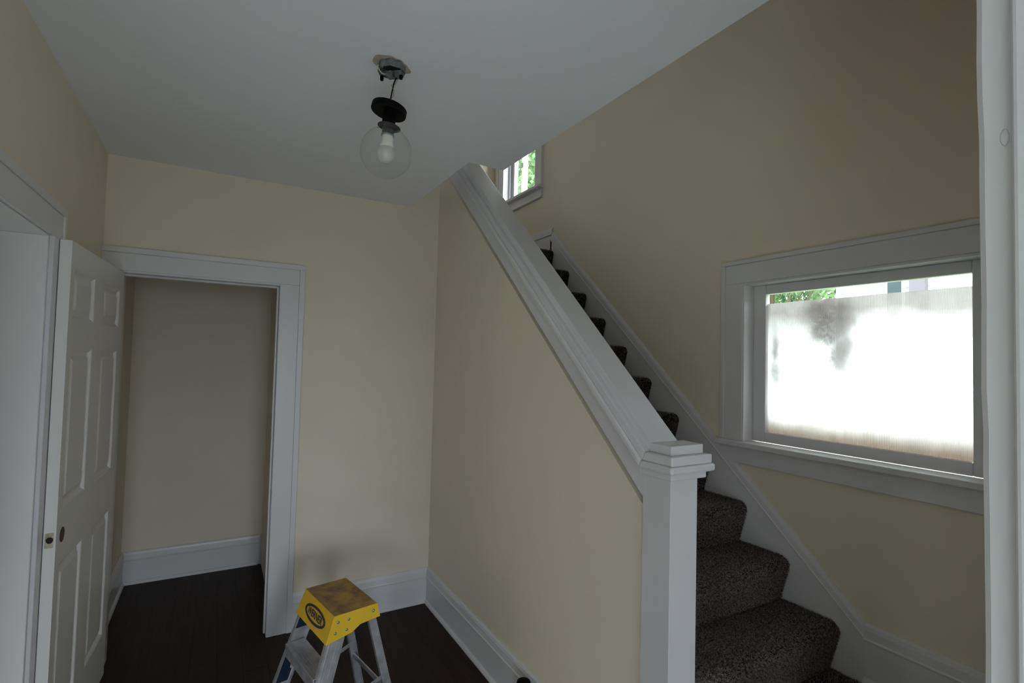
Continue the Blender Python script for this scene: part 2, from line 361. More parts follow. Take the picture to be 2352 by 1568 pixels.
# front room and left room, behind and beside the camera
FWIN = [(-2.25, -1.25), (-0.35, 0.65)]
bm = bmesh.new()
xs = [-3, -2.25, -1.25, -0.35, 0.65, XR]
for i in range(5):
    if i % 2 == 0: box(bm, xs[i], xs[i + 1], -4.12, -4.0, 0, ZC)
    else: box(bm, xs[i], xs[i + 1], -4.12, -4.0, 0, 0.7); box(bm, xs[i], xs[i + 1], -4.12, -4.0, 2.2, ZC)
o = link('wall_front', bm, FRW); tag(o, 'cream front wall behind the camera with two windows', 'wall', kind=S)
o = link('wall_front_left', boxes((-3.12, -3, -4.12, -2.9, 0, ZC), (-3.12, -3, -1.7, 1.15, 0, ZC), (-3.12, -3, 2.35, 4.6, 0, ZC), (-3.12, -3, 1.15, 2.35, 0, .7), (-3.12, -3, 1.15, 2.35, 2.2, ZC), (-3.12, -3, -2.9, -1.7, 0, .7), (-3.12, -3, -2.9, -1.7, 2.2, ZC), (-3, XL - .14, YN0, YN1, 0, ZC), (-3, XL - .14, 3.4, 3.5, 0, ZC)), FRW)
tag(o, 'cream left side walls of the rooms beside and behind the camera', 'wall', kind=S)
o = link('ceiling_porch', boxes((-3.6, 2.9, -6.6, -4.12, 2.45, 2.6)), TRIM); tag(o, 'porch roof outside the front room windows', 'porch roof', kind=S)  # added out of view so less sky shines in at the front
o = link('wall_opposite', boxes((-30, 25, -26, -25, -.3, 8), (-14, -13, -25, 20, -.3, 7)), mat('brick_facade', (0.25, 0.20, 0.17), 0.9)); tag(o, 'brick houses across the street behind the camera', 'house', kind=S)  # added out of view to cut direct sky through the room windows
gr = link('ground', boxes((XR + .15, 30, -40, 30, -0.4, -0.3), (-30, XR + .15, -40, -4.15, -0.4, -0.3), (-30, -3.15, -4.15, 30, -0.4, -0.3)), LAWN); tag(gr, 'grass ground outside the house', 'ground', kind=S)

# ------------------------------------------------------------------ trim
BASE = [(0, 0), (.030, 0), (.030, .008), (.026, .016), (.016, .022), (.016, .160), (.022, .164), (.023, .170), (.019, .175), (.017, .205), (.013, .218), (.006, .226), (0, .226)]
def baseboard(name, p0, p1, nrm, label, z=0.0, prof=BASE, m0=0, m1=0):
    """m0/m1: mitre sign at either end (+1 inside corner: shorten with thickness)"""
    p0, p1, n = Vector(p0), Vector(p1), Vector(nrm); d = (p1 - p0).normalized()
    bm = bmesh.new()
    sweep(bm, [[p0 + n * t + d * (m0 * t) + Vector((0, 0, h + z)) for t, h in prof], [p1 + n * t - d * (m1 * t) + Vector((0, 0, h + z)) for t, h in prof]])
    o = link(name, bm, TRIM); tag(o, label, 'baseboard', kind=S); return o
baseboard('baseboard_back', (.436, YB, 0), (XH, YB, 0), (0, -1, 0), 'white baseboard along the back wall between closet and half wall', m1=1)
baseboard('baseboard_stair', (XH, YB, 0), (XH, 1.30, 0), (-1, 0, 0), 'white baseboard along the foot of the stair half wall', m0=1)
baseboard('baseboard_closet', (XL, YE + .08, 0), (.35, YE + .08, 0), (0, -1, 0), 'white baseboard along the back of the closet', m0=1, m1=1)
baseboard('baseboard_closet_left', (XL, YB + .12, 0), (XL, YE + .08, 0), (1, 0, 0), 'white baseboard on the left side inside the closet', m1=1)
baseboard('baseboard_left', (XL, 2.515, 0), (XL, YB, 0), (1, 0, 0), 'white baseboard on the left wall behind the open door')
baseboard('baseboard_right', (XR, 0.20, 0), (XR, 1.085, 0), (-1, 0, 0), 'white baseboard on the right wall above the lower landing', z=LZ + .012)
# skirt board rising along the stairs on the right wall
ca, sa = math.cos(math.atan(.897)), math.sin(math.atan(.897))
SKT = [(0, -.50), (.016, -.50), (.016, -.062), (.022, -.058), (.023, -.052), (.019, -.047), (.017, -.021), (.013, -.008), (.006, 0), (0, 0)]
def skz(y): return 0.626 + .897 * (y - 1.085)
bm = bmesh.new()
r0 = [(XR - t, 1.085 + 0.42 * -h * .0, 0) for t, h in SKT]
def skr(y0, vertical):
    out = []
    for t, h in SKT:
        hv = h / ca                       # vertical drop at this y
        out.append((XR - t, y0, skz(y0) + hv))
    return out
# lower end: mitre against the level baseboard so that the bead lines meet
lo = []
for t, h in SKT:
    k = (ca and (1 - ca) / sa)            # half-angle shift
    lo.append((XR - t, 1.0855, 0.626 + h))
lo = [(a, b, c) if c > LZ + .05 else (a, 1.0855, .626 - .50 / ca) for a, b, c in lo]
sweep(bm, [lo, skr(3.38, True)])
o = link('trim_1', bm, TRIM); tag(o, 'white skirt board rising along the right wall beside the stairs', 'trim', kind=S)
baseboard('baseboard_landing', (XR, 3.36, 0), (XR, YE, 0), (-1, 0, 0), 'white baseboard on the right wall of the upper landing', z=2.475)
baseboard('baseboard_end', (XW, YE, 0), (XR, YE, 0), (0, -1, 0), 'white baseboard on the end wall of the upper landing', z=2.475)

def casing(name, label, wall_axis, pos, out, a0, a1, zin, width_l, width_r, hw=.128, z0=0.0, plain_l=False, skip_l=False):
    """flat board casing with back band around an opening a0..a1 on the plane wall_axis=pos, protruding along out (+-1)."""
    root = empty(name)
    tag(root, label, 'door trim', kind=S)
    def bx(nm, A0, A1, Z0, Z1, t, off=0.0):
        lo, hi = sorted((pos + out * off, pos + out * t))
        b = (A0, A1, lo, hi, Z0, Z1) if wall_axis == 'y' else (lo, hi, A0, A1, Z0, Z1)
        return link(nm, boxes(b), TRIM, root, bevel=.0025)
    bb = .030
    zt = zin + hw
    # head
    bx('head_casing', a0 - width_l + (0 if plain_l else bb), a1 + width_r - bb, zin, zt - bb, .016)
    bx('head_back_band', a0 - width_l, a1 + width_r, zt - bb, zt, .021)
    bx('side_casing', a1, a1 + width_r - bb, z0, zin, .016)
    bx('side_back_band', a1 + width_r - bb, a1 + width_r, z0, zt - bb, .021)
    if not skip_l:
        bx('side_casing', a0 - width_l + (0 if plain_l else bb), a0, z0, zin, .016)
        if not plain_l: bx('side_back_band', a0 - width_l, a0 - width_l + bb, z0, zt - bb, .021)
    return root
# closet doorway in the back wall: casing plus jamb and stop
cs = casing('trim_2', 'white casing around the closet doorway in the back wall', 'y', YB, -1, BD0, .300, 2.050, .105, .136, hw=.122, plain_l=True)
link('jamb', boxes((BD1 - .006, BD1 + .0, YB - .010, YB + .13, 0, 2.046), (BD0 - .0, BD0 + .02, YB - .0, YB + .13, 0, 2.046), (BD0, BD1 - .006, YB - .010, YB + .13, 2.040, 2.056)), TRIM, cs, bevel=.002)
link('door_stop', boxes((BD1 - .016, BD1 - .006, YB + .040, YB + .075, 0, 2.040), (BD0 + .02, BD1 - .016, YB + .040, YB + .075, 2.029, 2.040)), TRIM, cs, bevel=.003)
# left doorway
cl = casing('trim_3', 'white casing around the doorway in the left wall', 'x', XL, 1, LD0, LD1, 2.035, .136, .136, hw=.122)
link('jamb', boxes((XL - .15, XL + .004, LD1 - .018, LD1 - .0005, 0, 2.030), (XL - .15, XL + .004, LD0 + .0005, LD0 + .018, 0, 2.03), (XL - .15, XL + .004, LD0 + .0005, LD1 - .0005, 2.030, 2.0348)), TRIM, cl, bevel=.004, seg=3)
# near doorway: right jamb seen edge on at the right of the frame
nd = empty('trim_4'); tag(nd, 'chipped white door jamb at the right edge of the view', 'door trim', kind=S)
bm = bmesh.new()
# jamb board with slightly wavy, chipped arris
N = 60; ring = []
for k in range(N + 1):
    z = 2.43 * k / N
    w0 = 0.0016 * math.sin(3.1 * z + .7) + 0.0007 * random.uniform(-1, 1)
    ring.append([(JX + .003, YN1 + .003 + w0, z), (JX + .022, YN1 + .006, z), (JX + .022, YN0, z), (JX, YN0, z), (JX, YN1 - .002 + w0, z)])
sweep(bm, ring)
link('jamb', bm, POST, nd)
link('door_stop', boxes((JX - .012, JX, YN0, YN1 - .024, 0, 2.43)), POST, nd, bevel=.005, seg=3)
link('head_jamb', boxes((XL, JX, YN0, YN1, 2.43, 2.45)), POST, nd)
bm = bmesh.new(); bmesh.ops.create_icosphere(bm, subdivisions=2, radius=.0035, matrix=Matrix.Translation((JX - .0005, .183, 1.858)) @ Matrix.Diagonal((.25, 1, 2.4, 1)))
link('paint_chip', bm, POST, nd, smooth=True)

# ------------------------------------------------------------------ windows in the right wall
def window(name, label, W, cas, x=XR, sill_t=.024, stool_y=(0, 0), sheet=False, apron_h=.085, bar=None, sash_x=.06, sm=(.068, .055, .055, .058)):
    root = empty(name); tag(root, label, 'window', kind=S)
    y0, y1, z0, z1 = W; cw = cas; bb = .022
    for nm, b in (('side_casing', (y1 - .005, y1 + cw - bb, z0 + .01, z1)), ('side_casing', (y0 - cw + bb, y0 + .005, z0 + .01, z1)), ('head_casing', (y0 - cw + bb, y1 + cw - bb, z1, z1 + cw - bb))):
        link(nm, boxes((x - .018, x, *b)), TRIM, root, bevel=.003)
    for b in ((y1 + cw - bb, y1 + cw, z0 + .01, z1 + cw - bb), (y0 - cw, y0 - cw + bb, z0 + .01, z1 + cw - bb), (y0 - cw, y1 + cw, z1 + cw - bb, z1 + cw)):
        link('back_band', boxes((x - .024, x, *b)), TRIM, root, bevel=.003)
    link('reveal', boxes((x - .014, x + .15, y1 - .012, y1 - .0, z0, z1), (x - .014, x + .15, y0, y0 + .012, z0, z1), (x - .014, x + .15, y0 + .012, y1 - .012, z1 - .012, z1)), TRIM, root, bevel=.002)
    link('stool', boxes((x - .052, x + .06, y0 - cw - .012, y1 + cw + .012, z0 - .014, z0 + .012)), TRIM, root, bevel=.005, seg=3)
    link('apron', boxes((x - .016, x, y0 - cw, y1 + cw, z0 - .014 - apron_h, z0 - .014)), TRIM, root, bevel=.003)
    sx = x + sash_x; a, b_, c, d = y0 + .012, y1 - .012, z0 + .012, z1 - .012
    l, r, bo, to = sm
    link('sash_stile', boxes((sx, sx + .035, b_ - l, b_, c, d)), TRIM, root, bevel=.004)
    link('sash_stile', boxes((sx, sx + .035, a, a + r, c, d)), TRIM, root, bevel=.004)
    link('sash_rail', boxes((sx, sx + .035, a + r, b_ - l, c, c + bo)), TRIM, root, bevel=.004)
    link('sash_rail', boxes((sx, sx + .035, a + r, b_ - l, d - to, d)), TRIM, root, bevel=.004)
    link('pane', boxes((sx + .014, sx + .018, a + r - .003, b_ - l + .003, c + bo - .003, d - to + .003)), PANE, root)
    return root
window('window_1', 'large white framed stair window covered by a stained plastic sheet', W1, .118, sm=(.066, .055, .050, .046))
w2 = window('window_2', 'white framed landing window at the top of the stairs looking onto leaves', W2, .10, sash_x=.07, sm=(.062, .04, .03, .05), apron_h=.07)
link('apron_moulding', boxes((XR - .024, XR, W2[0] - .1, W2[1] + .1, 2.990, 3.006)), TRIM, w2, bevel=.004)
link('inner_bead', boxes((XR + .045, XR + .068, W2[1] - .03, W2[1] - .012, W2[2] + .012, W2[3] - .012)), TRIM, w2, bevel=.003)
# front room windows (behind the camera): frames
for i, (x0, x1) in enumerate(FWIN):
    r = empty('window_%d' % (3 + i)); tag(r, 'white window of the front room behind the camera, %s of two' % ('left' if i == 0 else 'right'), 'window', kind=S)
    for nm, b in (('frame', (x0, x0 + .05, .7, 2.2)), ('frame', (x1 - .05, x1, .7, 2.2)), ('frame', (x0, x1, .7, .75)), ('frame', (x0, x1, 2.15, 2.2)), ('meeting_rail', (x0, x1, 1.43, 1.47)), ('muntin', ((x0 + x1) / 2 - .012, (x0 + x1) / 2 + .012, 1.47, 2.15))):
        link(nm, boxes((b[0], b[1], -3.955, -3.93, b[2], b[3])), TRIM, r)
# corrugated plastic sheet fixed against the stair window
bm = bmesh.new(); n = 420; ya, yb = 0.772, 1.570; zb, zt = 1.292, 1.9475
prev = None; xo = XR + .082
for k in range(n + 1):
    y = ya + (yb - ya) * k / n; x = xo + .0011 * math.cos(PI * k)
    zt_k = zt - .0015 * abs(math.sin(y * 9))
    cur = (bm.verts.new((x, y, zb)), bm.verts.new((x, y, zt_k)))
    if prev: bm.faces.new((prev[0], cur[0], cur[1], prev[1]))
    prev = cur
sh = link('plastic_sheet', bm, SHEET); tag(sh, 'stained translucent corrugated plastic sheet filling most of the stair window', 'sheet')

# ------------------------------------------------------------------ staircase
stc = empty('staircase', (XW, 1.18, 0)); tag(stc, 'dark grey-brown carpeted staircase climbing between half wall and right wall', 'staircase')
SX0, SX1 = XW, XR - .014
def local(pts): return [(a - XW, b - 1.18, c) for a, b, c in pts]
def step_profile(n):
    y, z = NY0 + RUN * (n - 1), NZ0 + RISE * (n - 1); zb = z - RISE
    ov, r = .040, .034; P = [(y + ov, zb), (y + ov - .004, zb + .02)]
    for k in range(10):
        a = -PI * .16 + (PI * .66) * k / 9
        P.append((y + r - r * math.cos(a), z - r + r * math.sin(a)))
    yn = NY0 + RUN * n + ov + .004
    return P, yn, z, zb
def tufts(name, quads_fn, count, parent, off, ln=.011):
    """quads_fn(u, v) -> position, normal arrays; makes crossed tuft pyramids as one stuff mesh"""
    pos, nor = quads_fn(count)
    n = len(pos)
    t = rng.normal(size=(n, 3)) * .33; d = nor + t; d /= np.linalg.norm(d, axis=1)[:, None]
    h = (ln * rng.uniform(.7, 1.25, n))[:, None]
    a = np.cross(d, rng.normal(size=(n, 3))); a /= np.linalg.norm(a, axis=1)[:, None]; b = np.cross(d, a)
    r = .0016
    base = pos - nor * .001
    v0 = base + a * r; v1 = base - a * r * .5 + b * r * .87; v2 = base - a * r * .5 - b * r * .87; top = base + d * h
    V = np.stack([v0, v1, v2, top], 1).reshape(-1, 3) - np.array(off)
    i = np.arange(n)[:, None] * 4
    F = np.concatenate([i + np.array([[0, 1, 3]]), i + np.array([[1, 2, 3]]), i + np.array([[2, 0, 3]])], 1).reshape(-1, 3)
    me = bpy.data.meshes.new(name); me.vertices.add(len(V)); me.vertices.foreach_set('co', V.ravel())
    me.loops.add(F.size); me.loops.foreach_set('vertex_index', F.ravel().astype(np.int32))
    me.polygons.add(len(F)); me.polygons.foreach_set('loop_start', np.arange(0, F.size, 3, dtype=np.int32)); me.polygons.foreach_set('loop_total', np.full(len(F), 3, dtype=np.int32))
    me.update(); me.validate(); me.materials.append(PILE)
    o = bpy.data.objects.new(name, me); C.objects.link(o); o.parent = parent; o['kind'] = 'stuff'
    return o
for n in range(1, 12):
    P, yn, z, zb = step_profile(n)
    if n == 11: yn = YE
    prof = P + [(yn, z), (yn, zb)]
    xs0 = 1.4045 if n == 1 else SX0
    bm = bmesh.new(); prism(bm, prof, lambda y, zz: (xs0 - XW, y - 1.18, zz), lambda y, zz: (SX1 - XW, y - 1.18, zz))
    st = link('step', bm, CARPETB, stc)
    # pile over riser, nosing and tread
    path = np.array(P[:1] + P[1:] + [(yn, z)]); seg = np.diff(path, axis=0); L = np.linalg.norm(seg, axis=1); cum = np.concatenate([[0], np.cumsum(L)])
    width = SX1 - SX0
    dens = {1: 52000, 2: 46000, 3: 38000, 4: 20000}.get(n, 9000)
    if n == 11: cum_tot = min(cum[-1], 0.5)
    else: cum_tot = cum[-1]
    def q(cnt, path=path, seg=seg, L=L, cum=cum, cum_tot=cum_tot):
        s = rng.uniform(0, cum_tot, cnt); k = np.clip(np.searchsorted(cum, s) - 1, 0, len(L) - 1)
        f = ((s - cum[k]) / L[k])[:, None]; p2 = path[k] + seg[k] * f
        t2 = seg[k] / L[k][:, None]
        xx = rng.uniform((1.4045 if cnt == 52000 else SX0) + .004, SX1 - .004, cnt)
        pos = np.column_stack([xx, p2[:, 0], p2[:, 1]]); nor = np.column_stack([np.zeros(cnt), -t2[:, 1], t2[:, 0]])
        return pos, nor
    tufts('carpet_pile', q, dens, st, (XW, 1.18, 0))
ld = link('landing', boxes((1.285 - XW, SX1 - XW, YN1 - 1.18, -.004, 0, LZ), (1.4045 - XW, SX1 - XW, -.004, NY0 + .036 - 1.18, 0, LZ)), CARPETB, stc)
def ql(cnt):
    return np.column_stack([rng.uniform(1.6, SX1, cnt), rng.uniform(.75, NY0 + .03, cnt), np.full(cnt, LZ)]), np.tile([0, 0, 1.], (cnt, 1))
tufts('carpet_pile', ql, 14000, ld, (XW, 1.18, 0))
link('step', boxes((1.03 - XW, 1.285 - XW, YN1 - 1.18, 1.16 - 1.18, 0, LZ / 2)), CARPETB, stc)

# newel post and sloping cap of the half wall
nw = empty('newel_post', (1.341, 1.242, 0)); tag(nw, 'white square newel post with stepped cap at the foot of the stairs', 'newel post')
def YM(z): return 1.297 - .389 * (z - 1.262)      # mitre between newel cap and sloping cap
def nb(nm, h, z0, z1, bev=.003):
    bm = bmesh.new(); f = -h; b0, b1 = YM(z0) - 1.242, YM(z1) - 1.242
    sweep(bm, [[(-h, f, z0), (h, f, z0), (h, b0, z0), (-h, b0, z0)], [(-h, f, z1), (h, f, z1), (h, b1, z1), (-h, b1, z1)]])
    return link(nm, bm, TRIM, nw, bevel=bev)
link('shaft', boxes((-.0625, .0625, -.0625, .0625, 0, 1.270)), TRIM, nw, bevel=.002)
nb('cap_tier', .082, 1.262, 1.2855)
nb('cap_tier', .1025, 1.2855, 1.311, .007)
nb('cap_tier', .0945, 1.311, 1.341, .004)
nb('cap_block', .0745, 1.341, 1.372, .003)
# rake cap
th = math.atan(.9136); ct, stn = math.cos(th), math.sin(th)
LP = Vector((0, 1.2924, 1.1684)); dv = Vector((0, ct, stn)); nv = Vector((0, -stn, ct))
rk = empty('trim_5'); tag(rk, 'white moulded sloping cap along the top of the half wall', 'trim', kind=S)
xa, xb = XH - .006, XW + .006
def rake(nm, x0, x1, n0, n1, bev):
    bm = bmesh.new()
    rings = []
    for end in (0, 1):
        ring = []
        for xx, nn in ((x0, n0), (x1, n0), (x1, n1), (x0, n1)):
            if end: sd_ = (3.306 - LP.y + stn * nn) / ct
            elif n0 == 0: sd_ = (1.290 - LP.y + stn * nn) / ct
            else: sd_ = (1.297 - .389 * (LP.z - 1.262) - LP.y + stn * nn - .389 * ct * nn) / (ct + .389 * stn)
            p = LP + dv * sd_ + nv * nn; ring.append((xx, p.y, p.z))
        rings.append(ring)
    sweep(bm, rings)
    return link(nm, bm, TRIM, rk, bevel=bev)
rake('frieze_board', xa, xb, 0.0, .068, .0015)
rake('cap_tier', xa - .0195, xb + .018, .066, .0895, .003)
rake('cap_tier', xa - .040, xb + .036, .0895, .115, .007)
rake('cap_tier', xa - .032, xb + .028, .115, .145, .004)
rake('cap_board', xa - .012, xb + .010, .145, .176, .003)

# ------------------------------------------------------------------ open closet door (six panels)
hx, hy, ex, ey = -0.437, 3.275, -0.4815, 2.425
dvec = Vector((ex - hx, ey - hy)); DL = dvec.length; ang = math.atan2(dvec.x, -dvec.y)  # local -Y runs from hinge to latch edge
dr = empty('door_1', (hx, hy, 0.012), -ang + 0.0)
dr.rotation_euler = (0, 0, math.atan2(dvec.y, dvec.x) + PI / 2)
tag(dr, 'open white six-panel closet door folded back along the left wall, knob missing', 'door', kind=S)
T = .035; DT = 2.022
# local: x from -T (wall side) to 0 (room side); y from 0 (hinge) to -DL (latch edge)
ys = [0, -.085, -.375, -.525, -.790, -DL]      # stile / panel / mullion / panel / stile
near_p = (-.790, -.525); far_p = (-.375, -.085)
# panel outer openings (y range from latch side) and rows
cols = [(-(DL - .045), -(DL - .045) + .285), (-.375, -.075)]
rows = [(.225, .835), (1.035, 1.625), (1.735, 1.925)]
yl = [-DL, cols[0][0], cols[0][1], cols[1][0], cols[1][1], 0]; zl = [0, rows[0][0], rows[0][1], rows[1][0], rows[1][1], rows[2][0], rows[2][1], DT]
bm = boxes((-T, 0, yl[0], yl[1], 0, DT), (-T, 0, yl[2], yl[3], 0, DT), (-T, 0, yl[4], yl[5], 0, DT),
           *[(-T, 0, c[0], c[1], z0, z1) for c in cols for z0, z1 in ((0, rows[0][0]), (rows[0][1], rows[1][0]), (rows[1][1], rows[2][0]), (rows[2][1], DT))])
bmesh.ops.remove_doubles(bm, verts=bm.verts, dist=1e-5)
link('door_frame', bm, DOORP, dr)
for c in cols:
    for z0, z1 in rows:
        bm = bmesh.new()
        for sgn, xf in ((1, 0.0), (-1, -T)):
            lv = [(0, 0), (.006, .002), (.016, .012), (.026, .012), (.046, .003), (.05, .0025)]
            rings = []
            for ins, dep in lv:
                xx = xf - sgn * dep
                rings.append([(xx, c[0] + ins, z0 + ins), (xx, c[1] - ins, z0 + ins), (xx, c[1] - ins, z1 - ins), (xx, c[0] + ins, z1 - ins)])
            vs = [[bm.verts.new(p) for p in r] for r in rings]
            for a, b in zip(vs[:-1], vs[1:]):
                for i in range(4): bm.faces.new((a[i], a[(i + 1) % 4], b[(i + 1) % 4], b[i]))
            bm.faces.new(vs[-1])
        link('panel', bm, DOORP, dr)
# knob bore and latch mortise
zk = .935
bm = bmesh.new(); rr = [[(x, -DL + .066 + r * math.cos(t), zk + r * math.sin(t)) for t in (2 * PI * k / 28 for k in range(28))] for x, r in ((.0008, .0275), (.0008, .0262), (-.0005, .0262))]
sweep(bm, rr); tag(link('knob_bore', bm, BROWN, dr), 'bare brown hole where the knob is missing')  # hole not cut; dark brown disc carries the shade of its hollow
bm = bmesh.new(); prof = []
for cx, cz, a0 in ((.0085, .023, 0), (-.0085, .023, 90), (-.0085, -.023, 180), (.0085, -.023, 270)):
    for k in range(5):
        a = math.radians(a0 + 22.5 * k); prof.append((cx + .004 * math.cos(a) - T / 2 - .001, cz + .004 * math.sin(a) + zk))
prism(bm, prof, lambda a, b: (a, -DL - .0008, b), lambda a, b: (a, -DL + .004, b)); lm = link('latch_mortise', bm, BONE, dr); tag(lm, 'raw wood latch mortise in the door edge')
bm = bmesh.new(); pr = [(-T / 2 + .0105 * math.cos(t) * (1 + .08 * math.sin(3 * t)), zk + .001 + .0115 * math.sin(t)) for t in (2 * PI * k / 20 for k in range(20))]
prism(bm, pr, lambda a, b: (a, -DL - .0014, b), lambda a, b: (a, -DL + .003, b)); link('latch_hole', bm, DARK, lm)  # dark plug stands in for the shade inside the latch hole
for zh in (.25, 1.75):
    bm = bmesh.new(); tube(bm, [(-T - .004, .006, zh), (-T - .004, .006, zh + .09)], .006, 10); link('hinge', bm, TRIM, dr)

# ------------------------------------------------------------------ ceiling box and hanging light
def ring_r(a):
    d = math.degrees(a)
    return .050 + .020 * math.exp(-((d - 200) / 45) ** 2) + .020 * math.exp(-(min(abs(d - 5), abs(d - 365)) / 22) ** 2) + .002 * math.sin(9 * a)
jb = empty('junction_box', (.482, 1.728, ZC)); tag(jb, 'open grey metal ceiling box with loose wires and bare plaster edge', 'electrical box')
bm = bmesh.new(); n = 40; ri = [(.045 * math.cos(2 * PI * k / n), .045 * math.sin(2 * PI * k / n), -.0008) for k in range(n)]
ro = [(ring_r(a) * math.cos(a), ring_r(a) * math.sin(a), -.0012) for a in (2 * PI * k / n for k in range(n))]
a_ = [bm.verts.new(p) for p in ri]; b_ = [bm.verts.new(p) for p in ro]; c_ = [bm.verts.new((p[0], p[1], 0)) for p in ro]
for k in range(n): bm.faces.new((a_[k], a_[(k + 1) % n], b_[(k + 1) % n], b_[k])); bm.faces.new((b_[k], b_[(k + 1) % n], c_[(k + 1) % n], c_[k]))
link('plaster_ring', bm, TAN, jb)
bm = bmesh.new()
def octo(r, z): return [(r * math.cos(PI / 8 + PI / 4 * k), r * math.sin(PI / 8 + PI / 4 * k), z) for k in range(8)]
sweep(bm, [octo(.044, -.001), octo(.048, -.001), octo(.047, -.026), octo(.044, -.026), octo(.043, -.004)], caps=False)
vs = [bm.verts.new(p) for p in octo(.043, -.004)]; bm.faces.new(vs)
link('box_body', bm, GREYD, jb)
link('box_inside', boxes((-.03, .03, -.03, .03, -.0052, -.0045)), DARK, jb)  # dark plate stands in for the shaded inside of the box
# strap bracket, turned as the two screws stand
s1, s2 = Vector((.4539, 1.747, 0)) - Vector((.482, 1.728, 0)), Vector((.5081, 1.7028, 0)) - Vector((.482, 1.728, 0))
ax = (s2 - s1).normalized(); pr_ = Vector((-ax.y, ax.x, 0)); mid = (s1 + s2) / 2
bm = bmesh.new()
def strap(u0, u1, w, z0, z1):
    sweep(bm, [[tuple(mid + ax * u + pr_ * ww + Vector((0, 0, zz))) for ww, zz in ((-w, z0), (w, z0), (w, z1), (-w, z1))] for u in (u0, u1)])
strap(-.046, .046, .010, -.028, -.026); strap(-.014, .008, .016, -.044, -.028); strap(.014, .040, .014, -.040, -.028); strap(-.042, -.022, .010, -.036, -.028)
link('mounting_strap', bm, GREYD, jb, bevel=.001)
for s in (s1, s2):
    bm = bmesh.new(); tube(bm, [s + Vector((0, 0, -.010)), s + Vector((0, 0, -.046))], .0018, 8); sc = link('mounting_screw', bm, GREY, jb)
    bm = bmesh.new(); lathe(bm, [(.002, -.036), (.0055, -.037), (.0062, -.040), (.0062, -.049), (.005, -.053), (.001, -.0545)], 14, tuple(s)); link('thumb_nut', bm, BLACK, sc, smooth=True)
for nm, pts, r, m_ in (('white_wire_lead', [(-.028, .012, -.010), (-.048, -.004, -.016), (-.050, -.012, -.030), (-.034, -.004, -.040), (-.018, .004, -.034)], .0020, WIREW),
                       ('white_wire_lead', [(.030, -.006, -.012), (.018, .004, -.030), (.006, .010, -.048), (.002, .014, -.062)], .0020, WIREW),
                       ('copper_wire_lead', [(.026, .004, -.022), (.022, .006, -.046), (.014, .010, -.060), (.004, .012, -.064), (.012, .010, -.080), (.012, .012, -.098), (.004, .016, -.110)], .0010, COPPER)):
    bm = bmesh.new(); tube(bm, smoothpts(pts), r, 7); link(nm, bm, m_, jb, smooth=True)

lc = empty('hanging_light', (.486, 1.748, 2.512)); tag(lc, 'clear glass globe light with black canopy dangling by its wire from ceiling', 'ceiling light')
bm = bmesh.new(); tube(bm, smoothpts([(-.002, -.004, .0), (.001, -.004, .03), (.006, -.008, .065), (.010, -.012, .085), (.022, -.022, .118)]), .0024, 8); link('supply_wire', bm, BLACK, lc, smooth=True)
tl = empty('fixture_tilt'); 
def fx(nm, bm, m_, smooth=True, par=None, tilt=None, piv=0.0):
    bm.transform(Matrix.Translation((0, 0, piv)) @ Matrix.Rotation(TILT if tilt is None else tilt, 4, TAX) @ Matrix.Translation((0, 0, -piv))); return link(nm, bm, m_, par or lc, smooth=smooth)
bpy.data.objects.remove(tl)
TILT, TAX, CT_ = math.radians(2.5), Vector((.27, .96, 0)).normalized(), math.radians(11)
bm = bmesh.new(); lathe(bm, [(.004, -.001), (.056, -.001), (.0605, -.004), (.0610, -.024), (.0585, -.027), (.004, -.0275)], 48); cn = fx('canopy', bm, BLACK, False, None, CT_)
cn.modifiers.new('bevel', 'BEVEL').width = .001
bm = bmesh.new(); lathe(bm, [(.0005, -.0290), (.0030, -.0290), (.0030, -.0272), (.0005, -.0272)], 12, (.020, -.012, 0)); fx('canopy_screw', bm, GREY, True, cn, CT_)
bm = bmesh.new(); lathe(bm, [(.0225, -.026), (.0225, -.066), (.020, -.070), (.004, -.070)], 28); fx('neck', bm, BLACK)
bm = bmesh.new(); lathe(bm, [(.020, -.067), (.0395, -.0735), (.040, -.0748), (.0260, -.0712), (.0255, -.079), (.0215, -.080)], 36); fx('shade_collar', bm, COLLAR, True, None, math.radians(8), -.07)
bm = bmesh.new(); lathe(bm, [(.0185, -.076), (.0205, -.078), (.0205, -.102), (.0225, -.1025), (.0225, -.107), (.0190, -.1075), (.017, -.103)], 28); tag(fx('socket', bm, GREY), 'grey metal socket')
bm = bmesh.new(); lathe(bm, [(.0165, -.102), (.0185, -.107), (.0195, -.113), (.0225, -.140), (.0245, -.148), (.0240, -.1485)], 32); bl = fx('bulb', bm, BULBW); tag(bl, 'white unlit bulb')
bm = bmesh.new(); lathe(bm, [(.0238, -.147), (.0280, -.157), (.0298, -.169), (.0285, -.182), (.0235, -.193), (.014, -.201), (.0005, -.2035)], 32, cap=False); fx('bulb_dome', bm, FROST, True, bl)
bm = bmesh.new(); gp = []
for k in range(33):
    a = math.radians(158 - 158 * k / 32); gp.append((max(.088 * math.sin(a), .0004), -.166 - .088 * math.cos(a)))
gp = [(.033, -.080)] + gp
lathe(bm, gp, 64, cap=False); tag(fx('glass_globe', bm, GLOBE), 'clear glass globe')

# ------------------------------------------------------------------ stepladder
uu, vv = Vector((.2008, -.9796, 0)), Vector((.9796, .2008, 0))
sl = empty('stepladder', (.499, 2.305, 0), math.atan2(uu.y, uu.x))   # local x = u (width), local y = v (front -> rear)
tag(sl, 'short worn aluminium stepladder with yellow plastic cap, bottom left of half wall', 'stepladder')
HW, HD = .159, .0925
bm = bmesh.new()
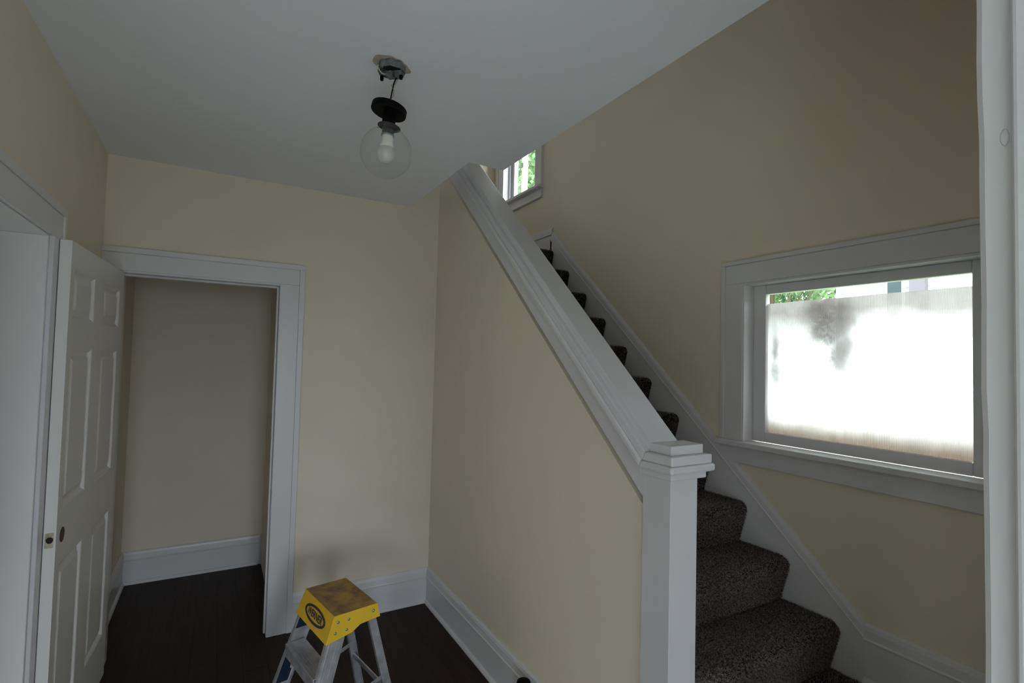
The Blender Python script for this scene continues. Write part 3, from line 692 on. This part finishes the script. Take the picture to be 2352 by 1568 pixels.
# yellow cap: flared skirt, deeper at the front, notched sides
top = [(-HW, -HD, .6), (HW, -HD, .6), (HW, HD, .6), (-HW, HD, .6)]
f = .010
def capside(s):
    return [(s * (HW + f), -.128, .502), (s * (HW + f), -.020, .519), (s * (HW + f), .015, .541), (s * (HW + f), HD + .010, .547)]
R_ = capside(1); L_ = capside(-1)
V_ = lambda p: bm.verts.new(p)
t0, t1, t2, t3 = [V_(p) for p in top]
r = [V_(p) for p in R_]; l = [V_(p) for p in L_]
mr = [V_((HW, -.040, .6)), V_((HW, -.012, .6))]; ml = [V_((-HW, -.040, .6)), V_((-HW, -.012, .6))]
bm.faces.new((t0, t1, mr[0], ml[0])); bm.faces.new((ml[0], mr[0], mr[1], ml[1])); bm.faces.new((ml[1], mr[1], t2, t3))
bm.faces.new((t1, r[0], r[1], mr[0])); bm.faces.new((mr[0], r[1], r[2], mr[1])); bm.faces.new((mr[1], r[2], r[3], t2))
bm.faces.new((t0, ml[0], l[1], l[0])); bm.faces.new((ml[0], ml[1], l[2], l[1])); bm.faces.new((ml[1], t3, l[3], l[2]))
bm.faces.new((t0, l[0], r[0], t1)); bm.faces.new((t3, t2, r[3], l[3]))
capo = link('top_cap', bm, YELLOW, sl); tag(capo, 'scuffed yellow plastic top cap')
sd = capo.modifiers.new('solid', 'SOLIDIFY'); sd.thickness = .004; sd.offset = -1
bv = capo.modifiers.new('bevel', 'BEVEL'); bv.width = .004; bv.segments = 3; bv.limit_method = 'ANGLE'; bv.angle_limit = math.radians(30)
for (v_, z_) in ((-.078, .574), (-.033, .573), (-.090, .536), (-.043, .537), (.071, .578)):
    bm = bmesh.new(); bmesh.ops.create_uvsphere(bm, u_segments=12, v_segments=8, radius=.0058, matrix=Matrix.Translation((HW + .0012 + (.6 - z_) * .102 + (.006 if v_ > 0 else 0), v_, z_)) @ Matrix.Diagonal((.45, 1, 1, 1)))
    link('rivet', bm, GREY, capo, smooth=True)
# oval emblem on the front of the cap
fn = Vector((0, -.098, .0355)).normalized()   # outward (front) with slight upward lean
fdir = Vector((0, -.0355, -.098)).normalized()
fc = Vector((.008, -(HD + .128) / 2 - .0012, .551))
xu = Vector((1, 0, 0))
def oval(nm, rx, ry, off, m_, inner=None, par=capo):
    bm = bmesh.new(); N = 40
    P0 = [fc + fn * off + xu * (rx * math.cos(t)) + fdir * (ry * math.sin(t)) for t in (2 * PI * k / N for k in range(N))]
    if inner:
        P1 = [fc + fn * off + xu * (inner[0] * math.cos(t)) + fdir * (inner[1] * math.sin(t)) for t in (2 * PI * k / N for k in range(N))]
        a = [bm.verts.new(p) for p in P0]; b = [bm.verts.new(p) for p in P1]
        for k in range(N): bm.faces.new((a[k], a[(k + 1) % N], b[(k + 1) % N], b[k]))
    else: bm.faces.new([bm.verts.new(p) for p in P0])
    return link(nm, bm, m_, par)
oval('emblem_ring', .106, .0315, .0012, INK, (.090, .0225))
tx = bpy.data.curves.new('t', 'FONT'); tx.body = 'WERNER'; tx.size = .037; tx.align_x = 'CENTER'; tx.align_y = 'CENTER'; tx.extrude = .0002; tx.offset = .0006
to = bpy.data.objects.new('t', tx); C.objects.link(to); bpy.context.view_layer.update()
me = bpy.data.meshes.new_from_object(to.evaluated_get(bpy.context.evaluated_depsgraph_get())); bpy.data.objects.remove(to)
me.materials.append(INK); te = bpy.data.objects.new('emblem_lettering', me); C.objects.link(te); te.parent = capo
te.matrix_local = Matrix((xu, -fdir, fn)).transposed().to_4x4(); te.location = fc + fn * .0014
for ty in (-1,): te.scale = (1.0, 1.0, 1.0)
# rails: channel section (web + two flanges)
def rail(nm, u_top, u_bot, f_top, f_bot, b_top, b_bot, zt, zb, outw, web=.003, fl_=.020, ridges=True):
    """f_/b_: front and rear edges (v) at top and bottom; web faces outward (outw=+-1)."""
    bm = bmesh.new()
    def ring(u, f, b, z):
        o_ = outw; g = (b - f)
        P = [(u, f, z)]
        if ridges:
            for s0, s1, h in ((.16, .22, .0025), (.34, .38, .0018), (.62, .66, .0018), (.78, .84, .0025)):
                P += [(u, f + g * (s0 - .02), z), (u + o_ * h, f + g * s0, z), (u + o_ * h, f + g * s1, z), (u, f + g * (s1 + .02), z)]
        P += [(u, b, z), (u - o_ * fl_, b, z), (u - o_ * fl_, b - .003, z), (u - o_ * web, b - .003, z), (u - o_ * web, f + .003, z), (u - o_ * fl_, f + .003, z), (u - o_ * fl_, f, z)]
        return P
    sweep(bm, [ring(u_bot, f_bot, b_bot, zb), ring(u_top, f_top, b_top, zt)])
    return link(nm, bm, ALU, sl)
def fr(z): return -.120 - .30 * (.531 - z)       # front edge of front rails
def rr_(z): return .075 + .235 * (.536 - z)      # centre of rear rails
for s in (1, -1):
    rail('front_rail', s * .153, s * .205, fr(.56) + .010, fr(0), fr(.56) + .082, fr(0) + .075, .56, 0.012, s)
    rail('rear_rail', s * .150, s * .19, rr_(.57) - .017, rr_(0) - .018, rr_(.57) + .017, rr_(0) + .018, .57, .012, s, fl_=.018, ridges=False)
    link('foot', boxes((s * .205 - .016, s * .205 + .016, fr(0) - .004, fr(0) + .080, 0, .03)), BLACK, sl, bevel=.003)
    link('foot', boxes((s * .19 - .014, s * .19 + .014, rr_(0) - .022, rr_(0) + .022, 0, .03)), BLACK, sl, bevel=.003)
for z in (.385, .185):
    hw = .150 + (.56 - z) * .093 - .004; f0 = fr(z) - .006; b0 = f0 + .082
    stp = link('step', boxes((-hw, hw, f0, b0, z - .003, z), (-hw, hw, f0, f0 + .004, z - .052, z - .003), (-hw, hw, b0 - .003, b0, z - .024, z - .003)), ALU, sl, bevel=.0015)
    bm = bmesh.new()
    for k in range(6): box(bm, -hw + .004, hw - .004, f0 + .012 + k * .011, f0 + .016 + k * .011, z, z + .0012)
    link('tread_rib', bm, ALU, stp)
for s in (1, -1):
    z = .275; hw = .150 + (.56 - z) * .07
    bm = bmesh.new()
    p0, p1, p2 = Vector((s * (hw - .012), fr(z) + .05, z + .01)), Vector((s * (hw - .018), .015, z - .028)), Vector((s * (hw - .012), rr_(z), z + .012))
    for a, b in ((p0, p1), (p1, p2)):
        d = (b - a).normalized(); n_ = d.cross(Vector((1, 0, 0))).normalized() * .008; h = Vector((.0015, 0, 0))
        sweep(bm, [[a + n_ - h, a + n_ + h, a - n_ + h, a - n_ - h], [b + n_ - h, b + n_ + h, b - n_ + h, b - n_ - h]])
    link('spreader', bm, ALU, sl)
for z in (.222, .06):
    bm = bmesh.new(); hw = .150 + (.57 - z) * .070 - .004
    box(bm, -hw, hw, rr_(z) - .004, rr_(z) + .004, z - .011, z + .011); link('rear_brace', bm, ALU, sl, bevel=.002)
# blue labels on the inner face of the left rail
for za, zb in ((.525, .437), (.372, .215)):
    bm = bmesh.new()
    def lp(z, f):
        k = (.56 - z) / .548; u = -.153 - .052 * k
        return (u + .0048, fr(z) + .012 * (1 - k * .5) + f, z)
    bm.faces.new([bm.verts.new(p) for p in (lp(za, .008), lp(za, .058), lp(zb, .058), lp(zb, .008))])
    tag(link('warning_label', bm, NAVY, sl), 'navy blue label')

# ------------------------------------------------------------------ small black-topped can by the half wall
cn_ = empty('spray_can', (1.217, 1.945, 0)); tag(cn_, 'black rounded cap of a small can at the foot of the half wall', 'can')
bm = bmesh.new(); lathe(bm, [(.026, 0), (.031, .004), (.031, .165), (.027, .178), (.024, .182)], 28); link('can_body', bm, BLACK, cn_, smooth=True)
bm = bmesh.new(); lathe(bm, [(.029, .168), (.031, .170), (.031, .222), (.029, .230), (.022, .2345), (.001, .2365)], 28); link('can_cap', bm, BLACK, cn_, smooth=True)

# ------------------------------------------------------------------ outside: neighbouring house and trees
nh = empty('neighbour_house', (8.0, 0, -.3)); tag(nh, 'white sided neighbouring house glimpsed above the plastic sheet', 'house')
link('wall', boxes((0, 5, -8, 4.2, 0, 4.6)), WHITEH, nh)
for k in range(24):
    link('siding_board', boxes((-.02, 0, -8, 4.2, 1.6 + k * .12, 1.6 + k * .12 + .11)), WHITEH, nh)
wn = link('window_frame', boxes((-.05, -.02, 3.30, 3.345, 1.5, 4.4), (-.05, -.02, 3.515, 3.56, 1.5, 4.4)), WHITEH, nh)
link('pane', boxes((-.045, -.021, 3.345, 3.515, 1.5, 4.4)), TEAL, nh)
link('downspout', boxes((-.10, -.02, 3.055, 3.245, 0, 4.6)), GREYT, nh, bevel=.01)
def tree(loc, h, r, n, size, label, name='leafy_tree', group=None, clump=26):
    t = empty(name, loc); tag(t, label, 'tree', group)
    bm = bmesh.new(); tube(bm, smoothpts([(0, 0, 0), (.05, .02, h * .4), (-.04, .05, h * .75), (.02, 0, h)]), [max(.11 * (1 - i / 22), .02) for i in range(19)], 8); link('trunk', bm, BARK, t, smooth=True)
    bm = bmesh.new()
    cl_ = [Vector((random.gauss(0, .45) * r, random.gauss(0, .45) * r, h * .75 + random.gauss(0, .40) * r)) for _ in range(clump)]
    for c in cl_:
        tube(bm, [(0, 0, h * .5), tuple(c * .6 + Vector((0, 0, h * .5)) * .4), tuple(c)], [.03, .018, .008], 5)
    link('branch', bm, BARK, t)['kind'] = 'stuff'
    per = n // clump; V = []; F = []
    for c in cl_:
        p = np.array(c) + rng.normal(size=(per, 3)) * r * .20
        a = rng.normal(size=(per, 3)); a /= np.linalg.norm(a, axis=1)[:, None]; b = np.cross(a, rng.normal(size=(per, 3))); b /= np.linalg.norm(b, axis=1)[:, None]
        s = size * rng.uniform(.6, 1.3, per)[:, None]
        V.append(np.stack([p - a * s, p + b * s * .45, p + a * s, p - b * s * .45], 1).reshape(-1, 3))
    V = np.concatenate(V); k = len(V) // 4
    me = bpy.data.meshes.new('leaves'); me.from_pydata(V.tolist(), [], (np.arange(k * 4).reshape(-1, 4)).tolist()); me.materials.append(LEAF)
    o = bpy.data.objects.new('leaves', me); C.objects.link(o); o.parent = t; o['kind'] = 'stuff'
    return t
tree((10.2, 6.6, -.3), 4.6, 1.6, 7000, .08, 'green leafy tree seen over the left end of the plastic sheet')
tree((7.0, 11.6, -.3), 9.4, 2.2, 9000, .10, 'tall leafy tree filling the landing window')
tree((9.8, 16.4, -.3), 12.0, 2.8, 8000, .13, 'pale leafy tree standing farther off behind the landing window')
up = empty('utility_pole', (4.4, 7.38, -.3)); tag(up, 'pale pole standing among leaves outside the landing window', 'pole')
bm = bmesh.new(); lathe(bm, [(.055, 0), (.05, 6)], 14); link('shaft', bm, WHITEH, up, smooth=True)
link('meter', boxes((-.075, -.045, -.02, .02, 5.20, 5.28)), DARK, up)
